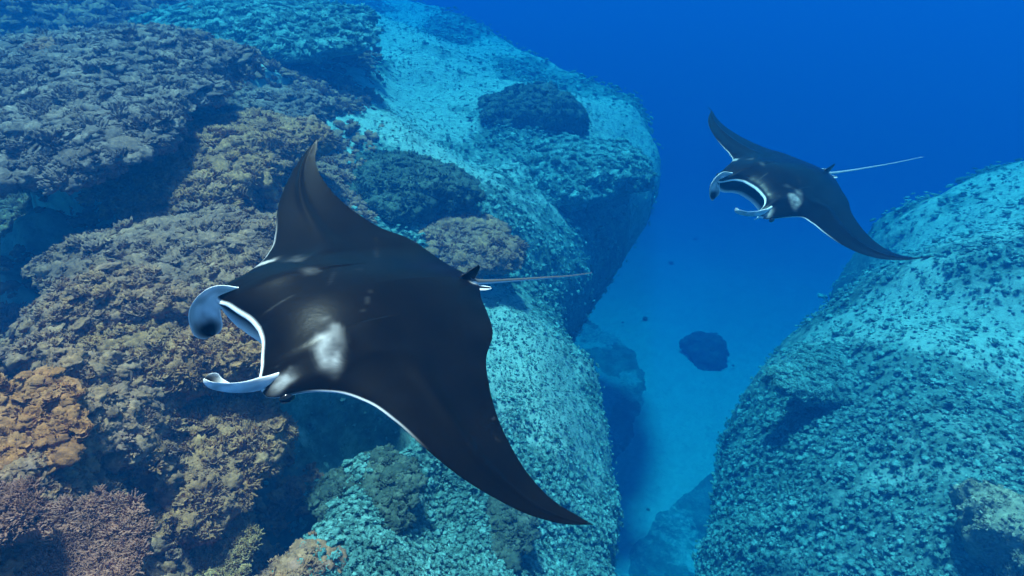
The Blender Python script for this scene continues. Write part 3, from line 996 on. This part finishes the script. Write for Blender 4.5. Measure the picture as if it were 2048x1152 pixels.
def manta(key, label, seed):
    P = POSE[key]
    ks = 0.72 if key == 'near' else 1.0
    Lm = 1.15 * ks
    lev = np.r_[0, .06, .12, .165, P['cb_v'], .235, P['eye_v'] + 0.005, .305, VS]
    leu = np.r_[P['mouth'], P['mouth'] + .008, P['mouth'] + .03, (P['mouth'] + P['cb_u']) / 2 + .015, P['cb_u'], P['cb_u'] + .002, P['eye_u'] - .01, (P['eye_u'] + P['LE'][0]) / 2 - .005, P['LE']]
    tev = np.r_[0, .05, .12, .22, VS]
    teu = np.r_[P['tail_u'] - .015, P['tail_u'] + .002, P['tail_u'] + .045, .035, P['TE']]
    NV, NC, NM = 300, 84, 10
    k = np.linspace(-1, 1, 2 * NV + 1)
    vv = np.sign(k) * TIP * (0.72 * np.abs(k) + 0.28 * np.sin(np.abs(k) * math.pi / 2))
    av = np.abs(vv)
    LEv = curve(lev, leu, av)
    TEv = curve(tev, teu, av)
    LEv = np.maximum(LEv, TEv + 1e-4)
    s = av / TIP
    m = 1 - sstep(.165, .225, av)                   # mouth opening
    up_gap, lo_gap = .012 * m, .105 * m
    T = .088 * np.exp(-(av / .27) ** 2) + .030 * (1 - s) ** 1.1 + .003
    Bt = .085 * np.exp(-(av / .27) ** 2) + .012 * (1 - s) + .002
    rows, white = [], []
    c_top = (1 - np.cos(np.linspace(math.pi, 0, NC) / 1.0)) / 2      # 1 -> 0

    def airf(c, sharp):
        return np.clip(c, 0, 1) ** 0.55 * (1 - np.clip(c, 0, 1)) ** sharp / 0.56

    def ventral(u, v):
        return np.ones_like(u)
    U, H, W = [], [], []
    nz = lambda a_, b_, sc__, sd: fbm(a_ * sc__ + seed * 3.1, b_ * sc__, octv=4, seed=sd + seed)
    for cc in c_top:
        u = LEv - cc * (LEv - TEv)
        h = T * airf(cc, .9) + up_gap * (1 - cc) ** 4
        h = h + .010 * np.exp(-((cc - .42) / .08) ** 2) * np.clip(4 * s * (1 - s), 0, 1) * (s > .15)
        # a low ridge along the mid-back and the shoulder bulges
        h = h + .012 * np.exp(-((av - .20) / .06) ** 2) * np.exp(-((u - .72) / .13) ** 2)
        U.append(u)
        H.append(h)
        d = nz(u, vv, 5.0, 1)
        d2 = nz(u, vv, 13.0, 2)
        uu = u + .07 * d
        v2 = av + .045 * d2
        # shoulder patches and fainter trailing marks
        sp = np.exp(-((uu - .725) / .06) ** 2 - ((v2 - .232) / .055) ** 2)
        right = vv > 0
        left_patch = 1.15 * np.exp(-((uu - .735) / .052) ** 2 - ((v2 - .228) / .056) ** 2) + .42 * np.exp(-((uu - .655) / .035) ** 2 - ((v2 - .185) / .045) ** 2) + .38 * np.exp(-((uu - .685) / .035) ** 2 - ((v2 - .10) / .035) ** 2)
        right_patch = .95 * np.exp(-((uu - .72) / .055) ** 2 - ((v2 - .335) / .022) ** 2) + .35 * np.exp(-((uu - .63) / .07) ** 2 - ((v2 - .285) / .025) ** 2) + .36 * np.exp(-((uu - .64) / .035) ** 2 - ((v2 - .175) / .05) ** 2)
        wv = np.where(right, right_patch, left_patch)
        # pale cheeks near the eyes
        wv = np.maximum(wv, .9 * np.exp(-((uu - P['cb_u'] + .035) / .045) ** 2 - ((v2 - P['cb_v'] - .045) / .035) ** 2) * np.where(right, .25, 1.0))
        # white lip and thin pale leading edge
        edge = (LEv - u)
        lip = np.where(av < .24, sstep(.010, .005, edge), 0)
        lead = sstep(.28, .34, av) * sstep(.66, .42, av) * sstep(.009, .003, edge) * np.where(right, .35, .75)
        d3 = nz(u, vv, 26.0, 3)
        wv = np.clip(sstep(.10, 1.05, wv) ** 1.3 * (0.44 + 0.55 * d2 + 0.3 * d3), 0, 0.38)
        stern = sstep(.05, .01, u - P['tail_u']) * sstep(.045, .02, av) * .8
        scr = 0.0
        for (ua, va, ub, vb, st) in ((.875, .03, .70, .06, .5), (.60, .05, .52, .17, .3), (.33, .20, .25, .36, .2), (.55, -.12, .47, -.02, .25)):
            du_, dv_ = ub - ua, vb - va
            tq = np.clip(((u - ua) * du_ + (vv - va) * dv_) / (du_ * du_ + dv_ * dv_), 0, 1)
            ds_ = np.hypot(u - ua - tq * du_, vv - va - tq * dv_)
            scr = np.maximum(scr, st * sstep(.006, .002, ds_) * np.clip(.6 + 1.6 * d2, 0, 1))
        fleck = .35 * sstep(.50, .66, d3) * sstep(.1, .4, d)
        W.append(np.maximum.reduce([wv, lip, lead, stern, scr * .08, fleck * .06]))
    # mouth cavity: in along the roof, out along the floor
    dep = .34 * m
    for i in range(1, NM):
        f = i / NM
        U.append(LEv - dep * f - 1e-4 * i)
        H.append(up_gap - .010 * m - .030 * m * f)
        W.append(np.where(m > .02, np.clip(.6 - f * 3.5, 0, 1), 1))
    for i in range(NM):
        f = 1 - i / NM
        U.append(LEv - .035 * m - dep * f - 1e-4)
        H.append(-lo_gap + .006 * m + .045 * m * f)
        W.append(np.where(m > .02, np.clip(.15 - f, 0, 1), 1))
    for cc in c_top[::-1]:
        le2 = LEv - .035 * m
        u = le2 - cc * (le2 - TEv)
        h = -(Bt * airf(cc, .9)) - lo_gap * (1 - cc) ** 3
        U.append(u)
        H.append(h)
        edge = np.minimum(LEv - u, u - TEv)
        grey = sstep(.72, 1.0, s + .05 * nz(u, vv, 6, 4)) + .7 * sstep(.05, .0, u - TEv)
        W.append(np.clip(1 - grey, 0.03, 1))
    U, H, W = np.array(U), np.array(H), np.array(W)
    nrow = len(U)
    # place in space
    side = np.where(vv >= 0, 1.0, -1.0)
    yb = np.zeros_like(vv)
    zb = np.zeros_like(vv)
    tb = np.zeros_like(vv)
    for sg, bb in ((1, P['br']), (-1, P['bl'])):
        mk = side == sg
        yb[mk], zb[mk], tb[mk] = bend(av[mk], bb)
    ww = np.clip((av - .2) / (TIP - .2), 0, 1)
    tw = np.where(side > 0, P['tr'], P['tl']) * ww ** 1.5

    def to_local(u, h, vi):
        droop = -.30 * np.clip(u - .5, 0, 1) ** 2 - .12 * np.clip(.3 - u, 0, 1) ** 2 * np.exp(-(av[vi] / .3) ** 2)
        droop = droop * np.exp(-(av[vi] / .6) ** 4)
        du = u - .45
        hz = h + droop
        X_ = .45 + du * np.cos(tw[vi]) - hz * np.sin(tw[vi])
        Zn = du * np.sin(tw[vi]) + hz * np.cos(tw[vi])
        y_ = yb[vi] - hz * np.sin(tb[vi])
        return np.stack([X_ - .5, -side[vi] * y_, zb[vi] + du * np.sin(tw[vi]) + hz * np.cos(tw[vi]) * np.cos(tb[vi])], -1)
    vi = np.arange(len(vv))
    pts = np.stack([to_local(U[r_], H[r_], vi) for r_ in range(nrow)], 0)      # rows x cols x 3
    ncol = len(vv)
    ii = np.arange(nrow * ncol).reshape(nrow, ncol)
    nx = np.roll(ii, -1, axis=0)
    faces = np.stack([ii[:, :-1], ii[:, 1:], nx[:, 1:], nx[:, :-1]], -1).reshape(-1, 4)
    VV = [pts.reshape(-1, 3)]
    FF = [faces]
    WW = [W.reshape(-1)]
    cnt = nrow * ncol

    def add(v, f, wmask):
        nonlocal cnt
        VV.append(v)
        FF.append(f + cnt)
        WW.append(wmask)
        cnt += len(v)

    # cephalic fins: curled paddles
    for sgn, path in ((1, P['finR']), (-1, P['finL'])):
        pth = np.array(path)
        pth[:, 0] -= .5
        pth[:, 1] *= -1
        # follow the head droop
        pth[:, 2] += -.30 * .42 ** 2
        n_ = 44
        tt = np.linspace(0, len(pth) - 1, n_)
        ctr = np.stack([curve(np.arange(len(pth)), pth[:, a_], tt) for a_ in range(3)], -1)
        tan = np.gradient(ctr, axis=0)
        tan /= np.linalg.norm(tan, axis=1, keepdims=True)
        rollup = .25 if sgn > 0 else 2.4
        inw0 = np.array([0, sgn * 1.0, 0.0])            # towards the midline (local +y is the left side)
        f = np.linspace(0, 1, n_)
        wid = (.046 if sgn > 0 else .036) * (0.72 + .36 * np.sin(f * 2.4)) * np.sqrt(np.clip(1 - np.clip((f - .80) / .20, 0, 1) ** 2, 0.0, 1)) + .001
        wid = wid * (.30 + .70 * sstep(0, .32, f))
        thk = .0075 * (1 - .6 * f)
        K = 28
        q = np.linspace(0, 2 * math.pi, K, endpoint=False)
        ring = []
        wm = []
        for i in range(n_):
            inw = inw0 + np.array([0, 0, rollup * f[i] ** 2])
            wd_ = np.cross(tan[i], inw)
            wd_ /= np.linalg.norm(wd_)
            nm_ = np.cross(wd_, tan[i])
            if nm_ @ inw < 0:
                nm_ = -nm_
            a_ = np.cos(q)
            curl = .22 + .75 * f[i] ** 1.5
            ring.append(ctr[i] + np.outer(a_ * wid[i], wd_) + np.outer(np.sin(q) * thk[i] + curl * wid[i] * (a_ ** 2 - .35), nm_))
            inside = np.sin(q) > 0
            rim = np.abs(a_) > .93
            col_in = .85 - .95 * sstep(.62, .9, f[i]) * (1 - np.abs(a_) ** 3)
            col_out = np.where(f[i] < .25, .8, .8) * np.ones(K)
            wq = np.where(inside, col_in, np.where(sgn > 0, .15 + .6 * (a_ < 0), .85))
            wq = wq * (0.86 + 0.3 * vnoise(a_ * 3 + seed * 5.0, np.full(K, f[i] * 9.0 + 11.0 * sgn), None, 77))
            wq = np.clip(np.where(rim, 1, wq), 0, 1)
            wm.append(wq)
        ring = np.array(ring)
        v = np.vstack([ring.reshape(-1, 3), ring[0].mean(0), ring[-1].mean(0)])
        i2 = np.arange(n_ * K).reshape(n_, K)
        j2 = np.roll(i2, -1, 1)
        fq = np.stack([i2[:-1], j2[:-1], j2[1:], i2[1:]], -1).reshape(-1, 4)
        add(v, fq, np.r_[np.array(wm).ravel(), 1, 1])
    # tail whip
    tp = np.array(P['tail'], float)
    tp[:, 0] -= .5
    tp[:, 1] *= -1
    n_ = 60
    tt = np.linspace(0, len(tp) - 1, n_)
    ctr = np.stack([curve(np.arange(len(tp)), tp[:, a_], tt) for a_ in range(3)], -1)
    f = np.linspace(0, 1, n_)
    rr = .016 * np.exp(-f * 7) + .0075 * (1 - f) + .0028
    K = 10
    q = np.linspace(0, 2 * math.pi, K, endpoint=False)
    ring = np.array([ctr[i] + np.outer(np.cos(q) * rr[i], (0, 1, 0)) + np.outer(np.sin(q) * rr[i], (0, 0, 1)) for i in range(n_)])
    i2 = np.arange(n_ * K).reshape(n_, K)
    j2 = np.roll(i2, -1, 1)
    fq = np.stack([i2[:-1], j2[:-1], j2[1:], i2[1:]], -1).reshape(-1, 4)
    wt_ = np.tile(np.where(np.sin(q) < 0.5, .95, .1), (n_, 1)) if key == 'near' else np.tile(np.where(np.sin(q) < 0.6, .75, .35), (n_, 1))
    add(ring.reshape(-1, 3), fq, wt_.ravel())
    # dorsal fin and the two small pelvic fins: lens-shaped lofts
    def fin(root_a, root_b, tip_a, tip_b, th_, n_axis, wfun):
        n1, K_ = 14, 20
        ra, rb, ta, tb_ = map(np.array, (root_a, root_b, tip_a, tip_b))
        q_ = np.linspace(0, 2 * math.pi, K_, endpoint=False)
        rg, wl = [], []
        for i in range(n1):
            f_ = i / (n1 - 1)
            a_ = ra * (1 - f_) + ta * f_
            b_ = rb * (1 - f_) + tb_ * f_
            mid_ = (a_ + b_) / 2
            hx = (b_ - a_) / 2 * math.sqrt(max(0.02, 1 - f_ ** 5))
            rg.append(mid_ + np.outer(np.cos(q_), hx) + np.outer(np.sin(q_) * th_ * (1 - .75 * f_), np.array(n_axis)))
            wl.append(wfun(f_, q_))
        rg = np.array(rg)
        i3 = np.arange(n1 * K_).reshape(n1, K_)
        j3 = np.roll(i3, -1, 1)
        fq_ = np.stack([i3[:-1], j3[:-1], j3[1:], i3[1:]], -1).reshape(-1, 4)
        cap = np.stack([i3[-1, :K_ // 2 - 1], i3[-1, 1:K_ // 2], i3[-1, ::-1][:K_ // 2 - 1], i3[-1, ::-1][1:K_ // 2]], -1)
        v_ = rg.reshape(-1, 3)
        v_ = v_ - np.array([.5, 0, 0])
        add(v_, fq_, np.array(wl).ravel())
    tu = P['tail_u']
    fin((tu + .13, 0, -.01), (tu - .0, 0, -.035), (tu + .02, 0, .062), (tu - .035, 0, .068), .014, (0, 1, 0), lambda f_, q_: np.where(np.cos(q_) > .95, .35, .0))
    for sg in (1, -1):
        fin((tu + .08, sg * .05, -.02), (tu + .02, sg * .012, -.03), (tu - .05, sg * .078, -.03), (tu - .08, sg * .05, -.03), .010, (0, 0, 1), lambda f_, q_: np.full(len(q_), .8) * (np.abs(np.cos(q_)) > .55) + .0)
    v = np.vstack(VV) * Lm
    fcs = np.vstack(FF)
    wts = np.concatenate(WW)
    Rw = CAM3 @ np.array(P['Rm'])
    tw_ = CAM3 @ np.array(P['t']) * ks
    me = mesh_np('manta_ray', v, fcs, True, {'white': wts})
    o = link('manta_ray', me, M_skin, None, label=label, category='manta ray')
    o.matrix_world = Matrix([[*Rw[0], tw_[0]], [*Rw[1], tw_[1]], [*Rw[2], tw_[2]], [0, 0, 0, 1]])
    o['group'] = 'manta rays gliding over the reef'
    # eyes
    ev, ef = ICO3
    for sg in (1, -1):
        ci = int(np.argmin(np.abs(vv - sg * (P['eye_v'] + .012))))
        pe = to_local(np.array([P['eye_u'] - .035]), np.array([-.012]), np.array([ci]))[0] * Lm
        e = mesh_np('eye', ev * np.array([.024, .014, .017]) * Lm, ef, True)
        eo = link('eye', e, M_eye, o)
        eo.location = pe
    return o


manta('near', 'large black manta ray in front with raised wing and white shoulder patch', 1)
manta('far', 'smaller manta ray farther off over open blue water', 2)

# ------------------------------------------------------------------ the water itself
bx = np.array([(x, y, z) for x in (-290, 290) for y in (-45, 290) for z in (-38.5, 0.35)], float)
fx = np.array([(0, 1, 3, 2), (4, 6, 7, 5), (0, 4, 5, 1), (2, 3, 7, 6), (0, 2, 6, 4), (1, 5, 7, 3)])
hm = bpy.data.materials.new('sea_water')
hm.use_nodes = True
ht = hm.node_tree
ht.nodes.clear()
ho = ht.nodes.new('ShaderNodeOutputMaterial')
pv = ht.nodes.new('ShaderNodeVolumePrincipled')
DEN = 0.24
S_S = (0.0002, 0.0070, 0.0240)      # scattering per metre
S_A = (0.185, 0.049, 0.0170)       # absorption per metre
colr = [a_ / DEN for a_ in S_S]
absc = [max(0.0, 1 - a_ / (DEN * (1 - c_))) ** 2 for a_, c_ in zip(S_A, colr)]
pv.inputs['Color'].default_value = (*colr, 1)
pv.inputs['Absorption Color'].default_value = (*absc, 1)
pv.inputs['Density'].default_value = DEN
pv.inputs['Anisotropy'].default_value = 0.0
ht.links.new(pv.outputs[0], ho.inputs['Volume'])
hz = link('haze', mesh_np('haze', bx, fx, False), hm, kind='stuff', label='clear blue sea water in which far things fade')
